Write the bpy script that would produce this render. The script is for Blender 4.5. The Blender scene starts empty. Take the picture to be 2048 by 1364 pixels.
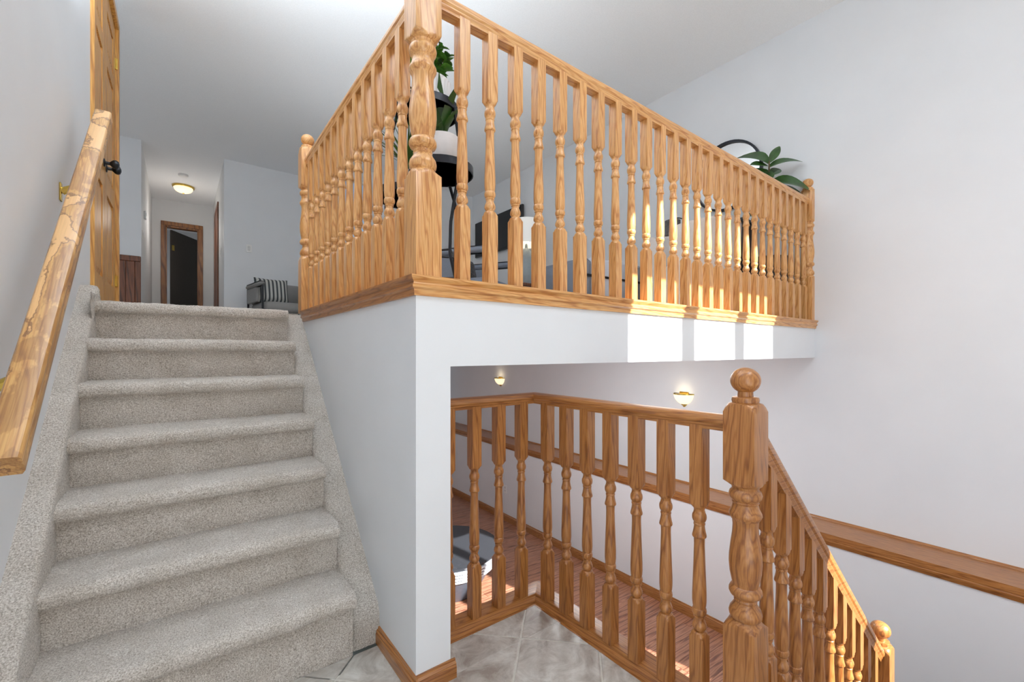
import bpy, bmesh, math, random
import numpy as np
from mathutils import Vector, Matrix
random.seed(7); rng = np.random.default_rng(7)
C = bpy.context.scene.collection
sc = bpy.context.scene
R = math.radians
PI = math.pi

# ------------------------------------------------------------------ camera, sky, sun, area lights, exposure
cam_d = bpy.data.cameras.new('camera'); cam = bpy.data.objects.new('camera', cam_d); C.objects.link(cam)
cam.location = (0, 0, 1.137); cam.rotation_euler = (R(90), 0, -R(37.28))
cam_d.sensor_width = 36; cam_d.lens = 870.5 / 2048 * 36; cam_d.clip_start = .02
cam_d.shift_y = (702.5 - 682) / 2048
sc.camera = cam
sc.view_settings.view_transform = 'Standard'; sc.view_settings.look = 'None'
sc.view_settings.gamma = 1; sc.view_settings.use_curve_mapping = False
sc.view_settings.exposure = 0.07
try:
    sc.cycles.use_denoising = True
    sc.cycles.max_bounces = 12; sc.cycles.diffuse_bounces = 8
    sc.cycles.sample_clamp_indirect = 6
except Exception: pass
w = bpy.data.worlds.new('sky'); sc.world = w; w.use_nodes = True
nt = w.node_tree; bg = nt.nodes['Background']
sky = nt.nodes.new('ShaderNodeTexSky'); sky.sky_type = 'NISHITA'; sky.sun_disc = False
sky.sun_elevation = R(34); sky.sun_rotation = R(167)
nt.links.new(sky.outputs[0], bg.inputs[0]); bg.inputs[1].default_value = .12

def lamp(name, kind, loc, direction, energy, color=(1, 1, 1), size=None, size_y=None, angle=None, soft=None, spread=None):
    d = bpy.data.lights.new(name, kind); d.energy = energy; d.color = color
    if kind == 'AREA':
        d.shape = 'RECTANGLE'; d.size = size; d.size_y = size_y or size
        if spread: d.spread = spread
    if angle: d.angle = angle
    if soft: d.shadow_soft_size = soft
    o = bpy.data.objects.new(name, d); C.objects.link(o); o.location = loc
    o.rotation_euler = Vector(direction).to_track_quat('-Z', 'Y').to_euler()
    return o
SUN = (-.225, 1, -.70)
lamp('sun', 'SUN', (3, -4, 6), SUN, 21.0, (1, .98, .955), angle=R(.5))
lamp('front_window_daylight', 'AREA', (3.04, -.70, 1.95), (0, 1, -.2), 0.1, (.9, .955, 1), 1.6, 3.0)
lamp('doorway_daylight', 'AREA', (.48, -.70, 1.25), (0, 1, .25), 0.5, (.9, .955, 1), 1.0, 2.2)
lamp('foyer_bounce_fill', 'AREA', (.45, -.3, 2.3), (-.05, .2, 1), 9, (.84, .93, 1), 1.4, .7)  # added fill aimed at the ceiling, no fixture here
lamp('entry_fill', 'AREA', (-.22, -.66, 1.0), (.75, .8, .1), 9, (.9, .955, 1), .35, 1.8)  # added low fill for stair wall and risers, not door glazing
lamp('foyer_overhead_fill', 'AREA', (1.5, -.6, 3.82), (.0, .25, -1), 33, (.87, .945, 1), 1.0, .8)  # invented overhead fill for the foyer, out of view
lamp('living_bounce_fill', 'AREA', (1.9, 4.1, 2.75), (0, 0, 1), 8, (.84, .93, 1), 2.0, 2.4)  # unseen panel added to lighten the living-room ceiling
lamp('stair_bounce_fill', 'AREA', (.34, 2.0, 2.6), (-.05, .05, 1), 72, (.85, .935, 1), .5, 1.2, spread=R(142))  # added panel over the stairs, stands in for bounced light
lamp('basement_fill', 'AREA', (2.6, 2.5, 1.07), (.30, .2, -1), 46, (.9, .96, 1), .6, .6)  # made-up source hidden behind the header, brightens basement walls
lamp('stairwell_fill', 'AREA', (2.4, -.7, .3), (.7, .6, -.5), 8, (.95, .97, 1), 1.2, .8)  # extra fill added for the lower wall beside the stairs
lamp('upper_left_fill', 'AREA', (-1.9, 4.85, 2.5), (.35, 1, .25), 20, (.9, .95, 1), 2.0, 2.0)  # added fill for back wall and ceiling, no patio door here
lamp('basement_window_daylight', 'AREA', (1.75, 7.3, .15), (0.35, -1, -.15), 6, (.97, .98, 1), 1.6, 1.2)

# ------------------------------------------------------------------ materials
def new_mat(name, rough=.6, spec=.5):
    m = bpy.data.materials.new(name); m.use_nodes = True
    b = m.node_tree.nodes['Principled BSDF']
    b.inputs['Roughness'].default_value = rough
    b.inputs['Specular IOR Level'].default_value = spec
    return m, m.node_tree, b
def N(t, typ, **kw):
    n = t.nodes.new(typ)
    for k, v in kw.items():
        if k in n.inputs.keys(): n.inputs[k].default_value = v
        else: setattr(n, k, v)
    return n
def ramp(t, stops):
    n = t.nodes.new('ShaderNodeValToRGB'); e = n.color_ramp.elements
    while len(e) < len(stops): e.new(.5)
    for k, (p, c) in enumerate(stops): e[k].position = p; e[k].color = (*c, 1) if len(c) == 3 else c
    return n
def mix(t, fac, a, b, typ='MIX'):
    n = t.nodes.new('ShaderNodeMix'); n.data_type = 'RGBA'; n.blend_type = typ
    for s, v in ((0, fac), (6, a), (7, b)):
        if hasattr(v, 'links') or hasattr(v, 'is_linked'): t.links.new(v, n.inputs[s])
        elif s == 0: n.inputs[0].default_value = v
        else: n.inputs[s].default_value = (*v, 1)
    return n.outputs[2]
def lk(t, a, b): t.links.new(a, b)
def srgb(r, g, b):
    f = lambda c: (c / 255 / 12.92) if c / 255 <= .04045 else ((c / 255 + .055) / 1.055) ** 2.4
    return (f(r), f(g), f(b))
def plain(name, col, rough=.6, metal=0, var=.06, scale=30, bump=0, spec=.5, coat=0):
    m, t, b = new_mat(name, rough, spec)
    tc = N(t, 'ShaderNodeTexCoord'); n = N(t, 'ShaderNodeTexNoise', Scale=scale, Detail=3.0)
    lk(t, tc.outputs['Object'], n.inputs['Vector'])
    rp = ramp(t, [(.3, tuple(c * (1 - var) for c in col)), (.7, tuple(min(1, c * (1 + var)) for c in col))])
    lk(t, n.outputs[0], rp.inputs[0]); lk(t, rp.outputs[0], b.inputs['Base Color'])
    b.inputs['Metallic'].default_value = metal
    b.inputs['Coat Weight'].default_value = coat
    if bump:
        bp = N(t, 'ShaderNodeBump', Strength=bump, Distance=.002); lk(t, n.outputs[0], bp.inputs['Height']); lk(t, bp.outputs[0], b.inputs['Normal'])
    return m
def oak(name, axis, light, mid, dark, rough=.33, rings=26., worn=False):
    m, t, b = new_mat(name, rough)
    tc = N(t, 'ShaderNodeTexCoord'); oi = N(t, 'ShaderNodeObjectInfo')
    mul = N(t, 'ShaderNodeVectorMath', operation='MULTIPLY_ADD'); mul.inputs[1].default_value = (1, 1, 1)
    cx = N(t, 'ShaderNodeCombineXYZ')
    mm = N(t, 'ShaderNodeMath', operation='MULTIPLY'); mm.inputs[1].default_value = 37.0
    lk(t, oi.outputs['Random'], mm.inputs[0])
    for k in range(3): lk(t, mm.outputs[0], cx.inputs[k])
    lk(t, tc.outputs['Object'], mul.inputs[0]); lk(t, cx.outputs[0], mul.inputs[2])
    sc_ = [1, 1, 1]; sc_[axis] = .09
    mp = N(t, 'ShaderNodeMapping'); mp.inputs['Scale'].default_value = sc_; lk(t, mul.outputs[0], mp.inputs[0])
    wv = N(t, 'ShaderNodeTexWave', wave_type='BANDS', bands_direction='DIAGONAL')
    wv.inputs['Scale'].default_value = rings; wv.inputs['Distortion'].default_value = 7
    wv.inputs['Detail'].default_value = 2; wv.inputs['Detail Scale'].default_value = 1.6
    lk(t, mp.outputs[0], wv.inputs[0])
    r1 = ramp(t, [(0, dark), (.13, mid), (.5, light), (.88, light), (1, mid)]); lk(t, wv.outputs[1], r1.inputs[0])
    sf = [1, 1, 1]; sf[axis] = .03
    mp2 = N(t, 'ShaderNodeMapping'); mp2.inputs['Scale'].default_value = sf; lk(t, mul.outputs[0], mp2.inputs[0])
    nf = N(t, 'ShaderNodeTexNoise', Scale=300., Detail=3.); lk(t, mp2.outputs[0], nf.inputs[0])
    r2 = ramp(t, [(.36, (.62, .50, .38)), (.56, (1, 1, 1))]); lk(t, nf.outputs[0], r2.inputs[0])
    c1 = mix(t, .55, r1.outputs[0], r2.outputs[0], 'MULTIPLY')
    nb = N(t, 'ShaderNodeTexNoise', Scale=5., Detail=2.); lk(t, mp.outputs[0], nb.inputs[0])
    r3 = ramp(t, [(.3, (.86, .82, .76)), (.7, (1.0, 1.0, 1.0))]); lk(t, nb.outputs[0], r3.inputs[0])
    c2 = mix(t, .5, c1, r3.outputs[0], 'MULTIPLY')
    rv = ramp(t, [(0, (.80, .76, .72)), (1, (1.0, 1.0, 1.0))]); lk(t, oi.outputs['Random'], rv.inputs[0])
    c3 = mix(t, .45, c2, rv.outputs[0], 'MULTIPLY')
    if worn:
        sw = [1, 1, 1]; sw[axis] = .42
        mpw = N(t, 'ShaderNodeMapping'); mpw.inputs['Scale'].default_value = sw; lk(t, tc.outputs['Object'], mpw.inputs[0])
        nw = N(t, 'ShaderNodeTexNoise', Scale=9., Detail=2.2, Roughness=.5, Distortion=.6); lk(t, mpw.outputs[0], nw.inputs[0])
        nj = N(t, 'ShaderNodeTexNoise', Scale=130., Detail=2.); lk(t, mpw.outputs[0], nj.inputs[0])
        ad = N(t, 'ShaderNodeMath', operation='MULTIPLY_ADD'); ad.inputs[1].default_value = .10
        lk(t, nj.outputs[0], ad.inputs[0]); lk(t, nw.outputs[0], ad.inputs[2])
        bare = ramp(t, [(.50, (1, 1, 1)), (.515, (0, 0, 0))]); lk(t, ad.outputs[0], bare.inputs[0])
        edge = ramp(t, [(.49, (1, 1, 1)), (.505, (.36, .27, .2)), (.515, (.36, .27, .2)), (.53, (1, 1, 1))]); lk(t, ad.outputs[0], edge.inputs[0])
        grey = ramp(t, [(.575, (1, 1, 1)), (.60, (.60, .53, .47)), (.70, (.68, .61, .55)), (.72, (1, 1, 1))]); lk(t, ad.outputs[0], grey.inputs[0])
        pale = mix(t, .45, r2.outputs[0], (.78, .50, .24), 'MULTIPLY')
        pale2 = mix(t, 1.0, pale, srgb(232, 186, 128), 'MULTIPLY')
        pale3 = mix(t, .25, srgb(224, 180, 122), pale2)
        c4 = mix(t, bare.outputs[0], c3, pale3)
        c5 = mix(t, .9, c4, edge.outputs[0], 'MULTIPLY')
        c3 = mix(t, .75, c5, grey.outputs[0], 'MULTIPLY')
    lk(t, c3, b.inputs['Base Color'])
    bp = N(t, 'ShaderNodeBump', Strength=.12, Distance=.001); lk(t, nf.outputs[0], bp.inputs['Height']); lk(t, bp.outputs[0], b.inputs['Normal'])
    b.inputs['Coat Weight'].default_value = .35; b.inputs['Coat Roughness'].default_value = .3
    return m
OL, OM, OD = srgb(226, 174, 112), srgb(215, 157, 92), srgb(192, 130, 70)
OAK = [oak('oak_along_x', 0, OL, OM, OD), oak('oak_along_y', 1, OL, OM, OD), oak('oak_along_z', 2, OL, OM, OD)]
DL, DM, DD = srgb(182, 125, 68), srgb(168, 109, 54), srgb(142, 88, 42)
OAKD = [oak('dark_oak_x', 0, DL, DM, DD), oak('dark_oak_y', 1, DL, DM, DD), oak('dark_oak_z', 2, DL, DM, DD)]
WORN = oak('worn_oak', 1, srgb(212, 166, 102), srgb(203, 153, 90), srgb(184, 134, 78), .4, 20., True)
PINE = oak('honey_pine_door', 2, srgb(222, 168, 86), srgb(206, 148, 66), srgb(176, 116, 46), .5, 14.)
BROWN = oak('brown_pine', 2, srgb(128, 74, 44), srgb(108, 60, 34), srgb(76, 40, 22), .45, 8.)
BROWNX = oak('brown_trim', 2, srgb(158, 104, 52), srgb(136, 84, 38), srgb(100, 58, 26), .45, 8.)
WALL = plain('wall_paint', (.755, .775, .80), .62, var=.015, scale=3, spec=.3)
CEIL = plain('ceiling_paint', (.86, .87, .885), .85, var=.03, scale=120, bump=.25, spec=.2)
GREYPAINT = plain('grey_paint', (.70, .71, .72), .7, var=.015, scale=3, spec=.3)
WHITE = plain('white_plastic', (.82, .82, .81), .4, var=.02)
BRASS = plain('polished_brass', srgb(214, 184, 96), .22, 1, .05)
BLACKM = plain('black_metal', (.014, .016, .022), .38, .3, .2)
BLACKW = plain('black_lacquer', (.02, .02, .022), .3, 0, .2)
FABG = plain('grey_fabric', (.27, .265, .26), .95, 0, .12, 300, .5)
FABB = plain('slate_fabric', (.15, .165, .20), .95, 0, .12, 300, .5)
FABL = plain('pale_grey_fabric', (.46, .48, .54), .95, 0, .1, 300, .5)
CREAM = plain('cream_fabric', (.62, .58, .55), .95, 0, .1, 300, .5)
POTW = plain('white_glaze', (.74, .74, .75), .35, 0, .03)
SOIL = plain('soil', (.03, .02, .014), .95, 0, .4, 120, 1)
LEAF = plain('bright_leaf', srgb(70, 122, 36), .4, 0, .45, 18)
LEAFD = plain('deep_leaf', srgb(42, 76, 26), .35, 0, .35, 14)
LEAFG = plain('grass_leaf', srgb(64, 104, 34), .45, 0, .4, 14)
LEAFY = plain('lime_leaf', srgb(150, 190, 90), .5, 0, .3, 30)
STEM = plain('stem_bark', srgb(92, 74, 50), .8, 0, .2)
GLASSY = plain('dark_screen', (.006, .007, .009), .08, 0, .05)
TABLETOP = plain('charcoal_table_top', (.035, .038, .045), .13, 0, .1)
TABLERIM = plain('pale_table_band', (.55, .58, .62), .4, 0, .05)
def carpet_mat():
    m, t, b = new_mat('beige_grey_carpet', 1.0, .05)
    tc = N(t, 'ShaderNodeTexCoord')
    n1 = N(t, 'ShaderNodeTexNoise', Scale=240., Detail=4., Roughness=.7); lk(t, tc.outputs['Object'], n1.inputs[0])
    n2 = N(t, 'ShaderNodeTexNoise', Scale=9., Detail=3.); lk(t, tc.outputs['Object'], n2.inputs[0])
    r1 = ramp(t, [(.32, srgb(136, 126, 115)), (.5, srgb(197, 189, 180)), (.68, srgb(236, 231, 224))]); lk(t, n1.outputs[0], r1.inputs[0])
    r2 = ramp(t, [(.35, (.80, .78, .75)), (.62, (1, 1, 1))]); lk(t, n2.outputs[0], r2.inputs[0])
    c = mix(t, .6, r1.outputs[0], r2.outputs[0], 'MULTIPLY'); lk(t, c, b.inputs['Base Color'])
    bp = N(t, 'ShaderNodeBump', Strength=.7, Distance=.004); lk(t, n1.outputs[0], bp.inputs['Height']); lk(t, bp.outputs[0], b.inputs['Normal'])
    b.inputs['Sheen Weight'].default_value = .25
    return m
CARPET = carpet_mat()
def tile_mat():
    m, t, b = new_mat('mottled_stone_tile', .34)
    tc = N(t, 'ShaderNodeTexCoord'); oi = N(t, 'ShaderNodeObjectInfo')
    add = N(t, 'ShaderNodeVectorMath', operation='ADD'); lk(t, tc.outputs['Object'], add.inputs[0]); lk(t, oi.outputs['Random'], add.inputs[1])
    n1 = N(t, 'ShaderNodeTexNoise', Scale=9., Detail=7., Roughness=.68, Distortion=.6); lk(t, add.outputs[0], n1.inputs[0])
    r1 = ramp(t, [(.34, srgb(148, 137, 127)), (.48, srgb(180, 174, 166)), (.62, srgb(205, 202, 195)), (.75, srgb(216, 214, 208))]); lk(t, n1.outputs[0], r1.inputs[0])
    lk(t, r1.outputs[0], b.inputs['Base Color'])
    bp = N(t, 'ShaderNodeBump', Strength=.2, Distance=.003); lk(t, n1.outputs[0], bp.inputs['Height']); lk(t, bp.outputs[0], b.inputs['Normal'])
    return m
TILE = tile_mat()
GROUT = plain('pale_grout', srgb(206, 203, 194), .9, 0, .06, 80)
LAM = oak('reddish_laminate', 0, srgb(184, 134, 108), srgb(158, 108, 84), srgb(118, 74, 58), .3, 12.)
def glow_mat(name, col, strength):
    m, t, b = new_mat(name, .4)
    b.inputs['Base Color'].default_value = (*col, 1)
    tc = N(t, 'ShaderNodeTexCoord'); n = N(t, 'ShaderNodeTexNoise', Scale=14.); lk(t, tc.outputs['Object'], n.inputs[0])
    r = ramp(t, [(.3, tuple(c * .85 for c in col)), (.7, col)]); lk(t, n.outputs[0], r.inputs[0])
    lk(t, r.outputs[0], b.inputs['Emission Color']); b.inputs['Emission Strength'].default_value = strength
    return m
GLOW = glow_mat('warm_lit_glass', (1, .82, .54), 1.05)
BULB = glow_mat('lit_bulb', (1, .86, .6), 6.)
SHADE = glow_mat('lit_linen_shade', (.86, .85, .82), .25)
SMOKE = plain('smoked_glass', (.11, .10, .10), .12, 0, .2)
def pane_mat():
    m = bpy.data.materials.new('window_glass'); m.use_nodes = True; t = m.node_tree
    t.nodes.remove(t.nodes['Principled BSDF'])
    tr = N(t, 'ShaderNodeBsdfTransparent'); gl = N(t, 'ShaderNodeBsdfGlossy', Roughness=.02); mx = N(t, 'ShaderNodeMixShader')
    mx.inputs[0].default_value = .06
    lk(t, tr.outputs[0], mx.inputs[1]); lk(t, gl.outputs[0], mx.inputs[2]); lk(t, mx.outputs[0], t.nodes['Material Output'].inputs[0])
    return m
PANE = pane_mat()
MIRROR = plain('mirror_glass', (.82, .83, .84), .02, 1, .01)
def stripe_mat():
    m, t, b = new_mat('striped_pillow_fabric', .95)
    tc = N(t, 'ShaderNodeTexCoord'); wv = N(t, 'ShaderNodeTexWave', wave_type='BANDS', bands_direction='X')
    wv.inputs['Scale'].default_value = 6.2; lk(t, tc.outputs['Object'], wv.inputs[0])
    r = ramp(t, [(.38, srgb(70, 74, 76)), (.46, srgb(190, 190, 186))]); lk(t, wv.outputs[1], r.inputs[0]); lk(t, r.outputs[0], b.inputs['Base Color'])
    return m
STRIPE = stripe_mat()

# ------------------------------------------------------------------ mesh helpers
class MB:
    def __init__(s): s.v = []; s.f = []
    def add(s, vs, fs):
        o = len(s.v); s.v += [tuple(p) for p in vs]; s.f += [tuple(i + o for i in f) for f in fs]; return s
    def box(s, x0, x1, y0, y1, z0, z1):
        vs = [(x, y, z) for z in (z0, z1) for y in (y0, y1) for x in (x0, x1)]
        return s.add(vs, [(0, 2, 3, 1), (4, 5, 7, 6), (0, 1, 5, 4), (2, 6, 7, 3), (0, 4, 6, 2), (1, 3, 7, 5)])
    def cbox(s, x0, x1, y0, y1, z0, z1, c=.004):
        # box with chamfered edges (rounded rectangle rings)
        def ring(z, i):
            return [(x0 + i + c, y0 + i, z), (x1 - i - c, y0 + i, z), (x1 - i, y0 + i + c, z), (x1 - i, y1 - i - c, z),
                    (x1 - i - c, y1 - i, z), (x0 + i + c, y1 - i, z), (x0 + i, y1 - i - c, z), (x0 + i, y0 + i + c, z)]
        return s.loft([ring(z0, c), ring(z0 + c, 0), ring(z1 - c, 0), ring(z1, c)])
    def loft(s, rings, caps=True, closed=True):
        n = len(rings[0]); vs = [p for r in rings for p in r]; fs = []
        for k in range(len(rings) - 1):
            for i in range(n if closed else n - 1):
                j = (i + 1) % n; fs.append((k * n + i, k * n + j, (k + 1) * n + j, (k + 1) * n + i))
        if caps: fs.append(tuple(range(n))[::-1]); fs.append(tuple(range((len(rings) - 1) * n, len(rings) * n)))
        return s.add(vs, fs)
    def lathe(s, prof, c=(0, 0), n=24, caps=True):
        return s.loft([[(c[0] + r * math.cos(2 * PI * k / n), c[1] + r * math.sin(2 * PI * k / n), z) for k in range(n)] for r, z in prof], caps)
    def sweep(s, prof, a, b, up=(0, 0, 1)):
        # profile (across, up) swept from a to b ; ends cut square to the horizontal plan
        a, b = Vector(a), Vector(b); d = (b - a).normalized(); up = Vector(up)
        side = d.cross(up).normalized(); u = side.cross(d).normalized()
        return s.loft([[tuple(p + side * x + u * y) for x, y in prof] for p in (a, b)])
    def tube(s, pts, r, n=8):
        pts = [Vector(p) for p in pts]; rings = []
        for k, p in enumerate(pts):
            d = (pts[min(k + 1, len(pts) - 1)] - pts[max(k - 1, 0)]).normalized()
            ref = Vector((0, 0, 1)) if abs(d.z) < .9 else Vector((1, 0, 0))
            x = d.cross(ref).normalized(); y = d.cross(x)
            rr = r[k] if isinstance(r, (list, tuple)) else r
            rings.append([tuple(p + (x * math.cos(2 * PI * i / n) + y * math.sin(2 * PI * i / n)) * rr) for i in range(n)])
        return s.loft(rings)
    def xf(s, M):
        s.v = [tuple(M @ Vector(p)) for p in s.v]; return s
    def build(s, name, mat, parent=None, smooth=False, angle=35):
        me = bpy.data.meshes.new(name); me.from_pydata(s.v, [], s.f); me.materials.append(mat)
        bm = bmesh.new(); bm.from_mesh(me); bmesh.ops.recalc_face_normals(bm, faces=bm.faces); bm.to_mesh(me); bm.free()
        if smooth:
            me.polygons.foreach_set('use_smooth', [True] * len(me.polygons))
            try: me.set_sharp_from_angle(angle=R(angle))
            except Exception: pass
        o = bpy.data.objects.new(name, me); C.objects.link(o)
        if parent: o.parent = parent
        return o
def empty(name, loc=(0, 0, 0), rz=0):
    o = bpy.data.objects.new(name, None); C.objects.link(o); o.location = loc; o.rotation_euler = (0, 0, rz); o.empty_display_size = .05; return o
def tag(o, label, cat, group=None):
    o['label'] = label; o['category'] = cat
    if group: o['group'] = group
    return o
def struct(o, label=None):
    o['kind'] = 'structure'
    if label: o['label'] = label
    return o
def copy_tree(o, parent=None):
    c = o.copy(); C.objects.link(c)
    if parent: c.parent = parent
    for ch in list(o.children): copy_tree(ch, c)
    return c
def wallbox(name, boxes, mat=WALL):
    m = MB()
    for b in boxes: m.box(*b)
    return struct(m.build(name, mat))

# ------------------------------------------------------------------ structure
XL, XW, ZC, ZU, ZB = -.40, 4.148, 3.89, 1.385, -1.38
XBW = 3.85            # basement wall stands proud of the stud wall above
wallbox('wall_left', [(XL - .14, XL, -.8, 3.352, -.02, ZC), (XL - .14, XL, 3.352, 4.592, 3.675, ZC), (XL - .14, XL, 4.592, 4.71, ZU - .3, ZC),
                      (XL - .9, XL - .14, 4.59, 4.71, ZU - .3, ZC)])
wallbox('wall_closet', [(-1.2, -1.1, 3.2, 4.7, ZU, ZC), (-1.1, XL - .14, 3.2, 3.3, ZU, ZC)])
wallbox('wall_stair', [(.62, .75, 1.34, 7.4, ZB, 1.325)])
wallbox('wall_header', [(.75, XW, 1.34, 1.47, 1.084, 1.325), (.62, .75, 1.34, 1.47, 1.325, 1.36), (.75, XW, 1.34, 1.47, 1.325, 1.36)])
wallbox('wall_right', [(XW, XW + .14, -.94, 7.6, -.26, ZC)])
wallbox('wall_basement_right', [(XBW, XW + .14, -.94, 7.6, ZB - .1, -.262)])
wallbox('wall_basement_back', [(.62, XBW, 7.4, 7.55, ZB, 1.084)])
wallbox('wall_basement_front', [(1.33, XBW, -.94, -.8, ZB, -.02)])
wallbox('wall_back', [(-3.6, -.41, 7.45, 7.6, ZU, ZC), (.495, 1.65, 7.45, 7.6, ZU, ZC), (1.65, 1.80, 6.62, 7.6, ZU, ZC)])
wallbox('wall_hall_left', [(-.53, -.41, 7.6, 10.1, ZU, ZC)], GREYPAINT)
wallbox('wall_hall_right', [(.495, .62, 7.6, 10.1, ZU, ZC)], GREYPAINT)
wallbox('wall_hall_back', [(-.53, -.225, 10.1, 10.22, ZU, ZC), (.275, .62, 10.1, 10.22, ZU, ZC), (-.225, .275, 10.1, 10.22, 3.43, ZC)], GREYPAINT)
wallbox('wall_bedroom', [(-1.2, 1.4, 12.6, 12.7, ZU, ZC), (-1.3, -1.2, 10.22, 12.7, ZU, ZC), (1.3, 1.4, 10.22, 12.7, ZU, ZC), (-1.3, -.53, 10.1, 10.22, ZU, ZC), (.62, 1.4, 10.1, 10.22, ZU, ZC)], GREYPAINT)
wallbox('wall_living_back', [(1.80, 1.84, 6.62, 6.74, ZU, ZC), (1.84, 2.30, 6.62, 6.74, ZU, 2.2), (1.84, 2.30, 6.62, 6.74, 3.72, ZC), (2.30, XW, 6.62, 6.74, ZU, ZC)])
wallbox('wall_kitchen_left', [(-3.7, -3.6, 4.59, 7.6, ZU, ZC), (-3.7, -1.2, 4.59, 4.71, ZU, ZC)])
# front wall with the doorway and the tall arched window
WX0, WX1 = 2.217, 3.856; ZS, ZT0, ZT1 = .40, 3.104, 3.25
m = MB()
m.box(XL - .14, .0, -.94, -.8, -.02, ZC).box(.0, .95, -.94, -.8, 2.12, ZC).box(.95, WX0, -.94, -.8, -.02, ZC).box(WX1, XW + .14, -.94, -.8, -.02, ZC).box(WX0, WX1, -.94, -.8, -.02, ZS)
NA = 28
arch = lambda u: ZT1 + .37 * math.sqrt(max(0, 1 - u * u))
for k in range(NA):
    u0, u1 = -1 + 2 * k / NA, -1 + 2 * (k + 1) / NA
    x0, x1 = [(WX0 + WX1) / 2 + u * (WX1 - WX0) / 2 for u in (u0, u1)]
    z0, z1 = arch(u0), arch(u1)
    vs = [(x0, y, z0) for y in (-.94, -.8)] + [(x1, y, z1) for y in (-.94, -.8)] + [(x0, y, ZC) for y in (-.94, -.8)] + [(x1, y, ZC) for y in (-.94, -.8)]
    m.add(vs, [(0, 1, 3, 2), (0, 2, 6, 4), (1, 5, 7, 3), (4, 6, 7, 5)])
struct(m.build('wall_front', WALL))
win = struct(empty('window_1', (0, 0, 0)))
fr = MB().box(WX0, WX1, -.90, -.84, ZT0, ZT1)
for a, b in ((WX0 + .476, WX0 + .603), (WX0 + 1.076, WX0 + 1.198)): fr.box(a, b, -.90, -.84, ZS, ZT0)
fr.build('window_frame', WHITE, win)
for a, b in ((WX0, WX0 + .476), (WX0 + .603, WX0 + 1.076), (WX0 + 1.198, WX1)):
    MB().box(a, b, -.872, -.868, ZS, ZT0).build('window_pane', PANE, win)
MB().add([((WX0 + WX1) / 2 + math.cos(a) * (WX1 - WX0) / 2, -.87, ZT1 + .37 * math.sin(a)) for a in [PI * k / 24 for k in range(25)]], [tuple(range(25))]).build('window_pane', PANE, win)
wallbox('floor_porch', [(-2, 6, -5, -.94, -.25, -.05)], GROUT)
wallbox('roof_sun_block', [(-2, 1.7, -4.6, -.94, 2.62, 2.75)], GREYPAINT)  # unseen roof added to keep sun from entering the doorway
# living-room window in view between the balusters
w2 = struct(empty('window_2'))
MB().box(1.84, 1.88, 6.64, 6.70, 2.2, 3.72).box(2.26, 2.30, 6.64, 6.70, 2.2, 3.72).box(1.88, 2.26, 6.64, 6.70, 3.68, 3.72).box(1.88, 2.26, 6.64, 6.70, 2.2, 2.24).build('window_frame', WHITE, w2)
MB().box(1.88, 2.26, 6.668, 6.672, 2.24, 3.68).build('window_pane', PANE, w2)
struct(MB().box(-3.7, XW + .14, -.94, 6.74, ZC, ZC + .12).box(-3.7, 1.80, 6.74, 7.6, ZC, ZC + .12).box(-1.3, 1.4, 7.6, 12.7, ZC, ZC + .12).build('ceiling', CEIL))
struct(MB().box(.75, XW, 1.47, 7.45, 1.084, 1.36).box(.62, .75, 1.47, 7.45, 1.325, 1.36).build('ceiling_basement', CEIL))
struct(MB().box(.64, XW, 1.47, 7.6, 1.36, ZU).box(-3.7, .62, 4.71, 7.6, 1.2, ZU).box(XL - .8, .62, 3.16, 4.71, 1.2, ZU).box(-1.3, 1.4, 7.6, 12.7, 1.2, ZU).build('floor_upper', CARPET))
fb = struct(MB().box(.75, XBW, -.8, 7.4, ZB - .1, ZB - .012).build('floor_basement', plain('underlay', (.12, .08, .06), .9)))
# laminate planks, each a piece (shared mesh per length)
pl_mesh = {}
def plank(L):
    if L not in pl_mesh:
        o = MB().cbox(0, L - .0015, 0, .1285, -.012, 0, .0015).build('plank', LAM, fb); pl_mesh[L] = o.data; return o
    o = bpy.data.objects.new('plank', pl_mesh[L]); C.objects.link(o); o.parent = fb; return o
row = 0; y = 1.60
while y < 7.25:
    x = .76; first = True
    while x < XBW - .02:
        L = [.55, .95, 1.2, .75][row % 4] if first else 1.2
        L = round(min(L, XBW - x), 2); first = False
        if L < .05: break
        plank(L).location = (x, y, ZB); x += L
    y += .13; row += 1
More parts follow.
